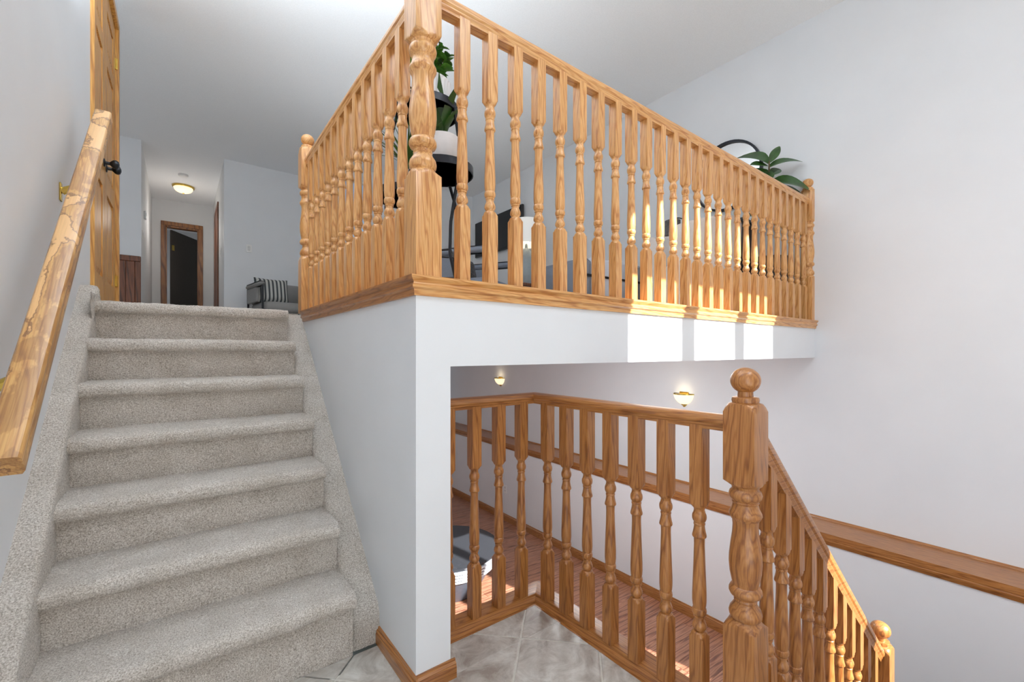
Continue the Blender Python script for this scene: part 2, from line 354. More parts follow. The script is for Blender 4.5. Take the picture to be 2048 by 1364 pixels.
# tiled landing
fl = struct(MB().box(XL, 1.345, -.8, 1.585, ZB, -.002).build('floor_landing', GROUT))
struct(MB().box(1.345, 1.352, -.8, 1.6, ZB, -.03).box(.75, 1.352, 1.585, 1.6, ZB, -.03).build('wall_landing_side', WALL))
def clip(poly, lim):
    for ax, v, sgn in lim:
        out = []
        for i in range(len(poly)):
            p, q = poly[i], poly[(i + 1) % len(poly)]
            dp, dq = sgn * (p[ax] - v), sgn * (q[ax] - v)
            if dp >= 0: out.append(p)
            if (dp >= 0) != (dq >= 0):
                t = dp / (dp - dq); out.append((p[0] + (q[0] - p[0]) * t, p[1] + (q[1] - p[1]) * t))
        poly = out
        if len(poly) < 3: return []
    return poly
S2 = .431
for i in range(-8, 9):
    for j in range(-8, 9):
        a0, b0 = -.279 + i * S2, 2.427 + j * S2          # a = x-y, b = x+y
        g = .0045
        quad = [(a0 + g, b0 + g), (a0 + S2 - g, b0 + g), (a0 + S2 - g, b0 + S2 - g), (a0 + g, b0 + S2 - g)]
        quad = [((a + b) / 2, (b - a) / 2) for a, b in quad]
        for lim in ([(0, XL, 1), (0, .62, -1), (1, -.79, 1), (1, 1.655, -1)], [(0, .62, 1), (0, 1.262, -1), (1, -.79, 1), (1, 1.34, -1)], [(0, .75, 1), (0, 1.262, -1), (1, 1.34, 1), (1, 1.49, -1)]):
            p = clip(quad, lim)
            if len(p) < 3: continue
            ar = abs(sum(p[k][0] * p[(k + 1) % len(p)][1] - p[(k + 1) % len(p)][0] * p[k][1] for k in range(len(p)))) / 2
            if ar < .0006: continue
            cx_, cy_ = sum(q[0] for q in p) / len(p), sum(q[1] for q in p) / len(p)
            e = .004
            ins = [(cx_ + (q[0] - cx_) * (1 - e / .12), cy_ + (q[1] - cy_) * (1 - e / .12)) for q in p]
            MB().loft([[(q[0], q[1], -.008) for q in p], [(q[0], q[1], -.0008) for q in p], [(q[0], q[1], 0) for q in ins]]).build('tile', TILE, fl)

# ------------------------------------------------------------------ baseboards and trims
def prof_base(h, t): return [(0, 0), (t, 0), (t, h * .62), (t * .8, h * .72), (t * .85, h * .78), (t * .45, h * .88), (t * .35, h), (0, h)]
def trimsweep(name, prof, a, b, mat): return struct(MB().sweep(prof, a, b).build(name, mat, smooth=True, angle=25))
# side wall: outward is -X, walking +Y the 'side' vector (d x up) is +X, so walk -Y
trimsweep('baseboard_stair', prof_base(.062, .016), (.62, 1.67, .0), (.62, 1.324, .0), OAKD[1])
trimsweep('baseboard_post', prof_base(.062, .016), (.62, 1.34, 0), (.766, 1.34, 0), OAKD[0])
trimsweep('baseboard_basement', prof_base(.10, .018), (XBW, 7.4, ZB), (XBW, -.8, ZB), OAKD[1])
# floor-edge mouldings under the balcony railing
PT = [(0, 0), (.010, 0), (.012, .020), (.020, .026), (.021, .033), (.016, .038), (.014, .044), (.022, .052), (.026, .058), (.026, .066), (.0, .066)]
m = MB(); zt = 1.322
def mitre(pts):  # profile loft along a mitred L: (offset outward, z)
    rings = []
    for (x, y, ox, oy) in pts: rings.append([(x + ox * o, y + oy * o, zt + z) for o, z in PT])
    m.loft(rings)
mitre([(XW, 1.34, 0, -1), (.62, 1.34, -1, -1)]); struct(m.build('trim_1', OAK[0], smooth=True, angle=25))
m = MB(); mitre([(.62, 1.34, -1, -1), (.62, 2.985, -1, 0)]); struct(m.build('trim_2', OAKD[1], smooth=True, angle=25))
struct(MB().box(.614, XW, 1.34, 1.47, 1.36, 1.386).build('trim_3', OAK[0])); struct(MB().box(.62, .73, 1.47, 3.06, 1.36, 1.386).build('trim_4', OAK[1]))
# wood cap on the foundation ledge
m = MB().box(XBW - .02, XW, -.8, 7.4, -.262, -.222).build('trim_5', OAKD[1]); struct(m)
struct(MB().sweep([(0, 0), (.016, 0), (.012, .008), (0, .016)], (XW, 7.4, -.222), (XW, -.8, -.222)).build('trim_6', OAKD[1]))
trimsweep('trim_7', [(0, 0), (.010, 0), (.014, .012), (.022, .024), (.024, .036), (.012, .046), (0, .046)], (XBW, 7.4, -.308), (XBW, -.8, -.308), OAKD[1])
# curb round the landing: inner moulding lies on the tiles
PC = [(0, 0), (.012, 0), (.016, .010), (.030, .018), (.034, .026), (.040, .028), (.112, .028), (.112, -.055), (.106, -.06), (.100, -.06), (.100, -.012), (0, -.012)]
def curb(name, pts, mat):
    rings = [[(x + ox * o, y + oy * o, z) for o, z in PC] for (x, y, ox, oy) in pts]
    struct(MB().loft(rings).build(name, mat, smooth=True, angle=25))
curb('trim_8', [(.75, 1.49, 0, 1), (1.262, 1.49, 1, 1)], OAKD[0])
curb('trim_9', [(1.262, 1.49, 1, 1), (1.262, .56, 1, 0)], OAKD[1])

# ------------------------------------------------------------------ carpeted stairs
def grid_obj(name, P, nrm, amp, mat, parent=None):
    """P: (rows, cols, 3) with normals; displaced by tuft noise"""
    r, c, _ = P.shape
    n = rng.normal(0, 1, (r, c)); n = (n + np.roll(n, 1, 0) + np.roll(n, 1, 1) + np.roll(np.roll(n, 1, 0), 1, 1)) / 2.0
    big = rng.normal(0, 1, (r // 9 + 2, c // 9 + 2)); big = np.kron(big, np.ones((9, 9)))[:r, :c]
    for _ in range(4): big = (big + np.roll(big, 3, 0) + np.roll(big, -3, 0) + np.roll(big, 3, 1) + np.roll(big, -3, 1)) / 5
    Q = P + nrm * (amp * (n * .8 + big * 1.6))[..., None]
    v = Q.reshape(-1, 3)
    i = np.arange(r * c).reshape(r, c)
    f = np.stack([i[:-1, :-1], i[:-1, 1:], i[1:, 1:], i[1:, :-1]], -1).reshape(-1, 4)
    me = bpy.data.meshes.new(name); me.vertices.add(len(v)); me.vertices.foreach_set('co', v.ravel())
    me.loops.add(f.size); me.loops.foreach_set('vertex_index', f.ravel()); me.polygons.add(len(f))
    me.polygons.foreach_set('loop_start', np.arange(len(f)) * 4); me.polygons.foreach_set('loop_total', np.full(len(f), 4))
    me.update(calc_edges=True); me.polygons.foreach_set('use_smooth', [True] * len(f)); me.materials.append(mat)
    o = bpy.data.objects.new(name, me); C.objects.link(o)
    if parent: o.parent = parent
    return o
def resample(pts, step):
    pts = np.array(pts, float); seg = np.linalg.norm(np.diff(pts, axis=0), axis=1); s = np.r_[0, np.cumsum(seg)]
    n = max(4, int(s[-1] / step)); q = np.linspace(0, s[-1], n)
    P = np.stack([np.interp(q, s, pts[:, k]) for k in range(pts.shape[1])], -1)
    T = np.gradient(P, axis=0); T /= np.linalg.norm(T, axis=1)[:, None] + 1e-9
    return P, T
st = tag(empty('carpeted_staircase', (.09, 1.66, 0)), 'straight flight of stairs in beige grey carpet climbing to the hall', 'staircase')
off = Vector(st.location)
RUN, RISE, NF, T0 = .2112, .19, 1.614, .245
for i in range(7):
    T = T0 + RISE * i; yn = NF + RUN * i; yr = yn + .042; zb = 0 if i == 0 else T - RISE
    yend = yr + RUN if i < 6 else yr + .30
    prof = [(yr, zb - .004), (yr + .001, T - .062), (yr - .006, T - .058), (yn + .012, T - .056), (yn + .003, T - .046), (yn, T - .030), (yn + .004, T - .014), (yn + .016, T - .004), (yn + .036, T), (yend + .004, T)]
    P, Tn = resample(prof, .0042)
    xs = np.arange(-.335, .517, .0042)
    G = np.zeros((len(P), len(xs), 3)); G[..., 0] = xs[None] - off.x; G[..., 1] = P[:, :1] - off.y; G[..., 2] = P[:, 1:2]
    nr = np.zeros_like(G); nr[..., 1] = -Tn[:, 1:2]; nr[..., 2] = Tn[:, :1]
    grid_obj('carpeted_step', G, nr, .0011, CARPET, st)
def stringer(path, xin, xwall, depth):
    P, Tn = resample(path, .0045)
    sgn = 1 if xwall > xin else -1; wd = abs(xwall - xin); r = .018
    cs = [(0, -depth), (0, -r)] + [(r - r * math.cos(a), -r + r * math.sin(a)) for a in (PI / 8, PI / 4, 3 * PI / 8, PI / 2)] + [(wd, 0)]
    Q, Tq = resample(cs, .0045)
    G = np.zeros((len(P), len(Q), 3)); nr = np.zeros_like(G)
    Ny, Nz = -Tn[:, 1], Tn[:, 0]
    # the flange drops straight down except on the vertical front face
    G[..., 0] = xin + sgn * Q[None, :, 0]; G[..., 1] = P[:, :1] + Ny[:, None] * Q[None, :, 1]; G[..., 2] = P[:, 1:2] + Nz[:, None] * Q[None, :, 1]
    qx, qz = -Tq[:, 1], Tq[:, 0]
    nr[..., 0] = sgn * qx[None]; nr[..., 1] = Ny[:, None] * qz[None]; nr[..., 2] = Nz[:, None] * qz[None]
    G -= np.array(off)
    return grid_obj('carpeted_stringer', G, nr, .0010, CARPET, st)
stringer([(1.672, .0), (1.672, .105), (1.678, .128), (1.692, .148), (3.03, 1.337), (3.05, 1.345), (3.10, 1.372)], .512, .622, .16)
stringer([(1.60, .0), (1.60, .25), (1.612, .285), (1.64, .325), (3.00, 1.452), (3.03, 1.468), (3.055, 1.462), (3.07, 1.445), (3.074, 1.42), (3.074, 1.38)], -.33, -.402, .30)

# flight going down to the basement (only its railing shows in the photograph)
sd = tag(empty('carpeted_basement_staircase', (1.35, 0, ZB)), 'beige carpeted stairs descending beside the lower oak railing', 'staircase')
RD, HD = .2125, 1.38 / 7
for i in range(6):
    zt_ = -HD * (i + 1); x0 = 1.352 + RD * i
    MB().cbox(x0 - .0, x0 + RD + .025, -.62, .55, zt_ - .05, zt_, .012).box(x0, x0 + RD, -.62, .55, ZB, zt_ - .045).xf(Matrix.Translation((-1.35, 0, -ZB))).build('carpeted_step', CARPET, sd)

# ------------------------------------------------------------------ turned railings
def sq(a, th):
    return a / max(abs(math.cos(th)), abs(math.sin(th)))
BAL = [(-.034, 1.42), (-.018, 1.2), (-.002, 1.0), (.006, .84), (.016, .76), (.030, .74), (.036, .80), (.044, .80), (.050, .86), (.062, .96), (.080, 1.0), (.098, .97), (.112, .88), (.120, .76), (.127, .74), (.131, .80), (.143, .80), (.147, .73), (.17, .76), (.20, .86), (.225, .98), (.236, .99), (.243, .92), (.248, .76),
       (.30, .73), (.42, .79), (.55, .88), (.68, .97), (.75, .98), (.79, .92), (.808, .84), (.814, .94), (.832, 1.0), (.850, .97), (.862, .86), (.868, .72), (.872, .80), (.882, .80), (.886, .70), (.902, .68), (.922, .84), (.942, .98), (.958, 1.0), (.972, .92), (.984, .74), (.991, .72), (.994, .84), (1.002, 1.0), (1.02, 1.2), (1.036, 1.42)]
NEW = [(-.03, 1.42), (-.016, 1.2), (0, 1.0), (.012, .84), (.03, .80), (.038, .84), (.05, .95), (.072, 1.0), (.095, .96), (.112, .82), (.12, .78), (.127, .82), (.14, .76), (.175, .84), (.205, .98), (.222, 1.0), (.24, .92), (.262, .80), (.30, .77),
       (.36, .80), (.44, .90), (.52, .985), (.575, 1.0), (.64, .95), (.70, .84), (.735, .78), (.745, .90), (.765, .99), (.785, 1.0), (.805, .92), (.818, .72), (.83, .66), (.845, .70), (.855, .66), (.875, .74), (.905, .93), (.935, 1.0), (.962, .96), (.978, .84), (.988, .88), (1.0, 1.0), (1.02, 1.2), (1.035, 1.42)]
def turned_ring(a, Rr, z, n, slope=0, half=None):
    out = []
    for k in range(n):
        th = 2 * PI * (k + .5) / n if n % 8 else 2 * PI * k / n
        r = min(sq(a, th), Rr); x, y_ = r * math.cos(th), r * math.sin(th)
        out.append((x, y_, z + slope * x))
    return out
def turned_bm(a, zb, z1, z2, zt_, prof, n=24, slope_t=0, slope_b=0, top=None):
    """square blocks zb..z1 and z2..zt_, turned section between (z2 upper, z1 lower); top = chamfer profile"""
    L = z2 - z1; rings = [turned_ring(a, 9, zt_, n, slope_t)] if top is None else []
    if top is None: rings = [turned_ring(a, 9, zt_, n, slope_t)]
    else:
        for rr, z in top: rings.append(turned_ring(a, rr * a, z, n))
    for t, rr in prof: rings.append(turned_ring(a, rr * a, z2 - t * L, n))
    rings.append(turned_ring(a, 9, zb, n, slope_b))
    return MB().loft(rings)
BA = .0218
def baluster(zb, z1, z2, zt_, parent, st_=0, sb_=0):
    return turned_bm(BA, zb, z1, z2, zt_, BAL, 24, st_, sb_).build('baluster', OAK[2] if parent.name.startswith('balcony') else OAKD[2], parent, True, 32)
def newel(a, zb, z1, z2, zt_, ball_z, parent, mat, ball_r=.041):
    top = [(.62, zt_ + .020), (.80, zt_ + .018), (.84, zt_ + .010), (.80, zt_ + .003), (1.02, zt_), (1.22, zt_ - .010), (1.42, zt_ - .024)]
    o = turned_bm(a, zb, z1, z2, zt_, NEW, 32, top=top).build('newel_post', mat, parent, True, 40)
    pr = [(.55 * a, zt_ + .018), (.5 * a, zt_ + .024)]
    h = ball_z - (zt_ + .022)
    pr = [(.02 * 1, zt_ + .015), (.021, zt_ + .020)] + [(ball_r * math.cos(t), ball_z + ball_r * .93 * math.sin(t)) for t in [R(q) for q in range(-60, 90, 10)]] + [(.0005, ball_z + ball_r * .93)]
    MB().lathe(pr, n=32).build('ball_cap', mat, o, True, 50)
    return o
def half_profile_rail(w=.058, h=.062):
    return [(-w * .36, 0), (w * .36, 0), (w * .36, h * .16), (w * .42, h * .26), (w * .42, h * .36), (w * .5, h * .48), (w * .5, h * .68), (w * .42, h * .86), (w * .2, h * .98), (-w * .2, h * .98), (-w * .42, h * .86), (-w * .5, h * .68), (-w * .5, h * .48), (-w * .42, h * .36), (-w * .42, h * .26), (-w * .36, h * .16)]
RAILP = half_profile_rail()
zr = 2.340
br = tag(empty('balcony_railing', (.668, 1.388, 1.386)), 'golden oak railing with turned balusters round the upper floor edge', 'railing')
def rel(o, p, root):
    o.location = Vector(p) - Vector(root.location); return o
nw = newel(.0478, 0, 1.752 - 1.386, 2.208 - 1.386, 2.47 - 1.386, 2.53 - 1.386, br, OAK[2])
n2 = copy_tree(nw, br); rel(n2, (.668, 3.108, 1.386), br)
# the end newel is split and fixed flat to the wall
def cut_half(o, xmin):
    bm = bmesh.new(); bm.from_mesh(o.data)
    bmesh.ops.bisect_plane(bm, geom=bm.verts[:] + bm.edges[:] + bm.faces[:], plane_co=(xmin, 0, 0), plane_no=(1, 0, 0), clear_outer=True)
    ed = [e for e in bm.edges if e.is_boundary]
    if ed: bmesh.ops.edgeloop_fill(bm, edges=ed)
    me = o.data.copy(); bm.to_mesh(me); bm.free(); o.data = me
n3 = copy_tree(nw, br); rel(n3, (XW - .005, 1.388, 1.386), br); cut_half(n3, .004)
for ch in n3.children: cut_half(ch, .004)
b0 = baluster(0, 1.672 - 1.386, 2.085 - 1.386, 2.352 - 1.386, br)
first = True
for k in range(27):
    o = b0 if first else copy_tree(b0, br); first = False; rel(o, (.826 + .12373 * k, 1.388, 1.386), br)
for k in range(12):
    rel(copy_tree(b0, br), (.668, 1.562 + .1293 * k, 1.386), br)
MB().sweep(RAILP, (.048, 0, zr - 1.386), (XW - .668 - .03, 0, zr - 1.386)).build('handrail', OAK[0], br, True, 30)
MB().sweep(RAILP, (0, .048, zr - 1.386), (0, 1.672, zr - 1.386)).build('handrail', OAK[1], br, True, 30)

lr = tag(empty('landing_railing', (1.309, .597, 0)), 'darker oak railing edging the tiled landing and following the lower stairs', 'railing')
LR = Vector(lr.location)
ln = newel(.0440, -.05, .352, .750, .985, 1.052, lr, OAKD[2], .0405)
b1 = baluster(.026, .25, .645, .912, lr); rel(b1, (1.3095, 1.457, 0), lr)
for k in range(1, 7): rel(copy_tree(b1, lr), (1.3095, 1.457 - .1197 * k, 0), lr)
for k in range(4): rel(copy_tree(b1, lr), (1.2325 - .1258 * k, 1.5495, 0), lr)
zl = .898
def rel_pts(*p): return [tuple(Vector(q) - LR) for q in p]
def rail_mitre(rings, mat):
    m = MB().loft([[(x + ox * a, y + oy * a, z + b) for a, b in [(q[0], q[1] * .78) for q in RAILP]] for x, y, z, ox, oy in rings])
    m.xf(Matrix.Translation(-LR)); m.build('handrail', mat, lr, True, 30)
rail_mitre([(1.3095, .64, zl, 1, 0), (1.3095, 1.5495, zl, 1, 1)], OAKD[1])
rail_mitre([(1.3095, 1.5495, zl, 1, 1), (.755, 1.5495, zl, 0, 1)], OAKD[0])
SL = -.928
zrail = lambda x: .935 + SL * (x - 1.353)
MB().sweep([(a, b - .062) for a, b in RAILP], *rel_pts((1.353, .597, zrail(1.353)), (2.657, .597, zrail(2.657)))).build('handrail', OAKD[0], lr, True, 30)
bf = None
for k in range(11):
    x = 1.449 + .1093 * k; ztop = zrail(x) - .075
    if bf is None:
        u2 = .572 + SL * (1.439 - 1.449); u1 = u2 - .385; ub = ztop - .905 + .02
        z0_ = ztop
        bf = turned_bm(BA, -.905, u1 - z0_, u2 - z0_, .0, BAL, 24, SL, SL).build('baluster', OAKD[2], lr, True, 32); o = bf
    else: o = copy_tree(bf, lr)
    rel(o, (x, .597, ztop), lr)
MB().sweep([(-.03, 0), (.03, 0), (.03, .02), (.02, .03), (-.02, .03), (-.03, .02)], *rel_pts((1.353, .597, zrail(1.353) - .995), (2.657, .597, zrail(2.657) - .995))).build('shoe_rail', OAKD[0], lr, True, 30)
MB().add([tuple(Vector(p) - LR) for yy in (.56, .634) for p in ((1.353, yy, -.08), (2.80, yy, -.08 + SL * 1.447), (2.80, yy, ZB), (2.30, yy, ZB), (1.353, yy, -.50))], [(0, 1, 2, 3, 4), (9, 8, 7, 6, 5), (0, 5, 6, 1), (1, 6, 7, 2), (2, 7, 8, 3), (3, 8, 9, 4), (4, 9, 5, 0)]).build('stringer_board', WALL, lr)
n4 = copy_tree(ln, lr); rel(n4, (2.697, .597, -1.262), lr)
MB().box(-.044, .044, -.044, .044, ZB + 1.262, -.049).build('newel_base', OAKD[2], n4)

# ------------------------------------------------------------------ handrail on the left wall
wh = tag(empty('wall_handrail', (-.296, 2.1, 1.5)), 'worn varnished oak handrail on brass brackets along the left wall', 'handrail')
ys, ye = 1.385, 2.885; sl = (2.214 - .884) / (2.849 - 1.397)
zz = lambda y_: .884 + sl * (y_ - 1.397)
w_, h_ = .062, .060
pr = [(w_ / 2, h_ - .030), (w_ / 2 - .003, h_ - .022), (w_ / 2, h_ - .016)]
for qx, qy, a0 in ((w_ / 2 - .011, h_ - .011, 0), (-w_ / 2 + .011, h_ - .011, 90)):
    pr += [(qx + .011 * math.cos(R(a0 + t)), qy + .011 * math.sin(R(a0 + t))) for t in (0, 30, 60, 90)]
pr += [(-w_ / 2, .012), (-w_ / 2 + .006, 0), (w_ / 2 - .006, 0), (w_ / 2, .012)]
hv = Vector((-.296, 2.1, 1.5))
dsl = Vector((0, 1, sl)).normalized()
a = Vector((-.296, ys, zz(ys))) - hv; b = Vector((-.296, ye, zz(ye))) - hv
L = (b - a).length
rail = MB().sweep(pr, (0, -L / 2, 0), (0, L / 2, 0)).build('rail', WORN, wh, True, 30)
rail.location = (a + b) / 2; rail.rotation_euler = (math.atan(sl), 0, 0)
for by in (2.58, 1.745):
    bk = MB().cbox(XL, XL + .006, by - .016, by + .016, zz(by) - .205, zz(by) - .13, .002).xf(Matrix.Translation(-hv)).build('bracket', BRASS, wh)
    MB().tube([Vector((XL + .004, by, zz(by) - .165)) - hv, Vector((XL + .035, by, zz(by) - .142)) - hv, Vector((XL + .075, by, zz(by) - .10)) - hv, Vector((-.296, by, zz(by) - .05)) - hv, Vector((-.296, by, zz(by) + .005)) - hv], [.016, .011, .008, .008, .009]).build('bracket_arm', BRASS, bk, True)

# ------------------------------------------------------------------ closet doors on the left wall
def panel_door(name, W, H, mat, cols, rows, th=.035):
    """local: hinge edge at y=0, leaf runs +y, face on +x"""
    root = struct(empty(name)); b = MB()
    stile = .095 if cols > 1 else .105
    b.box(-th, -.012, 0, W, 0, H)
    ycuts = [0]; pw = (W - stile * (cols + 1)) / cols
    for c in range(cols + 1): b.box(-.012, 0, c * (pw + stile), c * (pw + stile) + stile, 0, H)
    zs = []
    z_ = 0
    for rail_h, ph in rows:
        for c in range(cols): b.box(-.012, 0, stile + c * (pw + stile), stile + c * (pw + stile) + pw, z_, z_ + rail_h)
        z_ += rail_h
        if ph:
            for c in range(cols):
                y0 = stile + c * (pw + stile)
                p = MB()
                rg = lambda i, x: [(x, y0 + i, z_ + i), (x, y0 + pw - i, z_ + i), (x, y0 + pw - i, z_ + ph - i), (x, y0 + i, z_ + ph - i)]
                p.loft([rg(.0, -.014), rg(.006, -.010), rg(.012, -.0115), rg(.04, -.002), rg(.046, -.002)], caps=True)
                p.build('door_panel', mat, root)
            z_ += ph
    b.build('door_leaf', mat, root)
    return root
HD_ = 2.225
rows = [(.22, .60), (.13, .76), (.10, .28), (.135, 0)]
for nm, y0, flip in (('door_1', 3.41, 1), ('door_2', 4.534, -1)):
    d = panel_door(nm, .557, HD_, PINE, 1, rows)
    d.location = (XL - .004, y0, ZU + .012)
    if flip < 0: d.scale = (1, -1, 1)
    kn = MB(); kr = [(.026, 0), (.026, .006), (.011, .010), (.010, .030), (.018, .038), (.027, .048), (.029, .060), (.024, .072), (.010, .078), (.0005, .079)]
    kn.lathe(kr, n=20); kn.xf(Matrix.Translation((0, .505, .985)) @ Matrix.Rotation(R(90), 4, 'Y')); kn.build('door_knob', BLACKM, d, True, 40)
    for hz in (.24, 1.92): MB().box(-.002, .008, -.012, .008, hz, hz + .085).tube([(.010, -.004, hz), (.010, -.004, hz + .085)], .006).build('hinge', BRASS, d)
CP = [(0, 0), (.06, 0), (.06, .008), (.045, .014), (.02, .018), (.006, .014), (0, .010)]
cs = struct(empty('trim_10'))
zt2 = ZU + HD_ + .02
MB().box(XL, XL + .018, 3.345, 3.405, ZU, zt2).box(XL - .14, XL + .0, 3.352, 3.405, ZU, zt2).build('casing_side', PINE, cs)
MB().box(XL, XL + .018, 4.54, 4.60, ZU, zt2).box(XL - .14, XL + .0, 4.54, 4.592, ZU, zt2).build('casing_side', PINE, cs)
MB().box(XL, XL + .018, 3.345, 4.60, zt2, zt2 + .058).box(XL - .14, XL, 3.352, 4.592, zt2, zt2 + .045).build('casing_head', PINE, cs)

# ------------------------------------------------------------------ hall
h = struct(empty('trim_11'))
MB().cbox(-.285, -.215, 10.075, 10.1, ZU, 3.43, .004).build('casing_side', BROWNX, h); MB().cbox(.265, .335, 10.075, 10.1, ZU, 3.43, .004).build('casing_side', BROWNX, h)
MB().cbox(-.285, .335, 10.075, 10.1, 3.43, 3.50, .004).build('casing_head', BROWNX, h)
MB().box(-.215, -.20, 10.1, 10.22, ZU, 3.42).box(.25, .265, 10.1, 10.22, ZU, 3.42).box(-.215, .265, 10.1, 10.22, 3.40, 3.43).build('door_jamb', BROWNX, h)
d = struct(MB().cbox(0, .036, 0, .76, 0, 2.0, .003).build('door_3', plain('dark_door', (.06, .053, .046), .7))); d.location = (-.16, 10.3, ZU + .01); d.rotation_euler = (0, 0, R(-32))
MB().box(.036, .05, .0, .05, 1.62, 1.72).build('hinge', BRASS, d)
h2 = struct(empty('trim_12'))
MB().cbox(.475, .495, 8.55, 8.64, ZU, 3.5, .004).build('casing_side', BROWN, h2); MB().cbox(.475, .495, 9.3, 9.39, ZU, 3.5, .004).build('casing_side', BROWN, h2); MB().cbox(.475, .495, 8.55, 9.39, 3.5, 3.58, .004).build('casing_head', BROWN, h2)
struct(MB().box(.482, .495, 8.64, 9.3, ZU, 3.5).build('door_4', BROWN))
# wainscot on the far left wall
ws = struct(empty('trim_13')); x = -1.46
while x < -.42:
    MB().cbox(x, min(x + .088, -.412), 7.432, 7.45, ZU + .09, 2.30, .004).build('board', BROWN, ws); x += .09
MB().cbox(-1.46, -.412, 7.42, 7.45, 2.30, 2.37, .006).build('cap_rail', BROWN, ws); MB().cbox(-1.46, -.412, 7.425, 7.45, ZU, ZU + .09, .004).build('base_rail', BROWN, ws)
cl = tag(empty('ceiling_light', (.036, 9.1, ZC)), 'lit glass dome light with brass rim on the hall ceiling', 'lamp')
MB().lathe([(.150, 0), (.155, -.012), (.150, -.026), (.135, -.032)], n=32).build('brass_rim', BRASS, cl, True, 30)
MB().lathe([(.134, -.030), (.125, -.062), (.10, -.09), (.06, -.108), (.015, -.115), (.0005, -.115)], n=32).build('glass_dome', GLOW, cl, True)
MB().lathe([(.012, -.113), (.014, -.122), (.006, -.132), (.0005, -.134)], n=16).build('finial', BRASS, cl, True)
lamp('hall_lamp', 'POINT', (.036, 8.9, ZC - .75), (0, 0, -1), 8, (1, .95, .88), soft=.15)
lamp('bedroom_fill', 'AREA', (-.9, 11.6, 2.6), (1, -.2, 0), 6, (.97, .98, 1), 1.0, 1.2)  # added fill so the dark leaf shows, no known source in the bedroom
sm = tag(empty('smoke_detector', (.033, 8.5, ZC)), 'round white smoke detector on the hall ceiling before the dome light', 'smoke detector')
MB().lathe([(.065, 0), (.065, -.012), (.055, -.032), (.02, -.038), (.0005, -.038)], n=28).build('housing', WHITE, sm, True); MB().lathe([(.066, -.014), (.068, -.017), (.066, -.02)], n=28).build('vent_ring', GREYPAINT, sm, True)
def plate(loc, rz, label, cat, kind):
    p = tag(empty(cat.replace(' ', '_'), loc, rz), label, cat)
    MB().cbox(-.036, .036, -.006, 0, -.058, .058, .003).build('cover_plate', WHITE, p)
    if kind == 'outlet':
        for q in (-.022, .022): MB().cbox(-.016, .016, -.008, -.005, q - .014, q + .014, .002).build('socket', plain('socket_face', (.6, .6, .6), .5), p)
    else: MB().cbox(-.016, .016, -.009, -.005, -.033, .033, .002).build('rocker', plain('rocker_face', (.62, .62, .62), .5), p)
    return p
plate((.80, 7.45, 2.65), 0, 'white rocker light switch on the grey wall above the striped pillow chair', 'light switch', 'switch')
plate((.815, 7.45, 1.80), 0, 'white double outlet low on the grey wall beside the striped pillow chair', 'outlet', 'outlet')
plate((XBW, 5.22, -.916), R(-90), 'white outlet on the basement wall below the oak ledge', 'outlet', 'outlet')
plate((-.41, 7.67, 2.70), R(90), 'white switch at the hall corner above the brown wainscot', 'light switch', 'switch')
plate((.495, 8.05, 2.66), R(-90), 'white switch on the right hall wall just before the dark brown casing', 'light switch', 'switch')
th_ = tag(empty('thermostat', (-.41, 8.0, 3.05), R(90)), 'small white wall box high in the hall above the corner switch', 'thermostat'); MB().cbox(-.045, .045, -.025, 0, -.055, .055, .006).build('case', WHITE, th_); MB().cbox(-.03, .03, -.028, -.024, .0, .035, .002).build('display', GREYPAINT, th_)

# ------------------------------------------------------------------ wall sconces
def sconce(loc, label):
    s = tag(empty('wall_sconce', loc), label, 'wall lamp')
    n = 20
    def halfring(r, z): return [(-r * math.sin(PI * k / n), -r * math.cos(PI * k / n), z) for k in range(n + 1)]
    MB().loft([halfring(r, z) for r, z in ((.104, .025), (.100, .0), (.088, -.028), (.066, -.056), (.04, -.074), (.018, -.082))], caps=True).build('glass_bowl', GLOW, s, True)
    MB().loft([halfring(r, z) for r, z in ((.104, .024), (.109, .024), (.109, .034), (.104, .034))], caps=False).build('brass_band', BRASS, s, True)
    MB().loft([halfring(r, z) for r, z in ((.034, -.072), (.03, -.086), (.018, -.094), (.012, -.104), (.001, -.106))], caps=True).build('finial', BRASS, s, True)
    MB().cbox(-.012, -.0, -.05, .05, -.05, .05, .003).build('back_plate', BRASS, s)
    lamp('sconce_lamp', 'POINT', (loc[0] - .075, loc[1], loc[2] + .09), (0, 0, 1), .16, (1, .82, .55), soft=.04)
    return s
sconce((XW, 2.504, .668), 'lit half bowl glass sconce on the right wall near the ball topped landing newel')
sconce((XW, 5.749, .672), 'small lit half bowl sconce far down the right wall above the landing rail')

# ------------------------------------------------------------------ plants
def leaf_mesh(L, W, droop, n=6, curl=.15):
    m = MB(); rows_ = []
    for k in range(n + 1):
        t = k / n; wd = W * (math.sin(PI * min(1, t * .92 + .06)) ** .8); z = -droop * t * t * L; x = L * t * (1 - .12 * droop)
        rows_.append([(x, -wd / 2, z + curl * wd), (x, 0, z), (x, wd / 2, z + curl * wd)])
    return m.loft(rows_, caps=False, closed=False)
def pot(parent, r, hgt, ribs=False, mat=POTW):
    n = 60 if ribs else 28; m = MB(); rings = []
    for rr, z in ((r * .86, 0), (r * .9, .006), (r, hgt * .92), (r, hgt), (r * .9, hgt), (r * .86, hgt * .86)):
        ring = []
        for k in range(n):
            q = rr * (1 - (.035 if ribs and k % 2 and z < hgt * .97 else 0)); a_ = 2 * PI * k / n; ring.append((q * math.cos(a_), q * math.sin(a_), z))
        rings.append(ring)
    m.loft(rings).build('pot', mat, parent, not ribs)
    MB().lathe([(r * .86, hgt * .86), (r * .5, hgt * .88), (.0005, hgt * .88)], n=20, caps=False).build('soil', SOIL, parent)
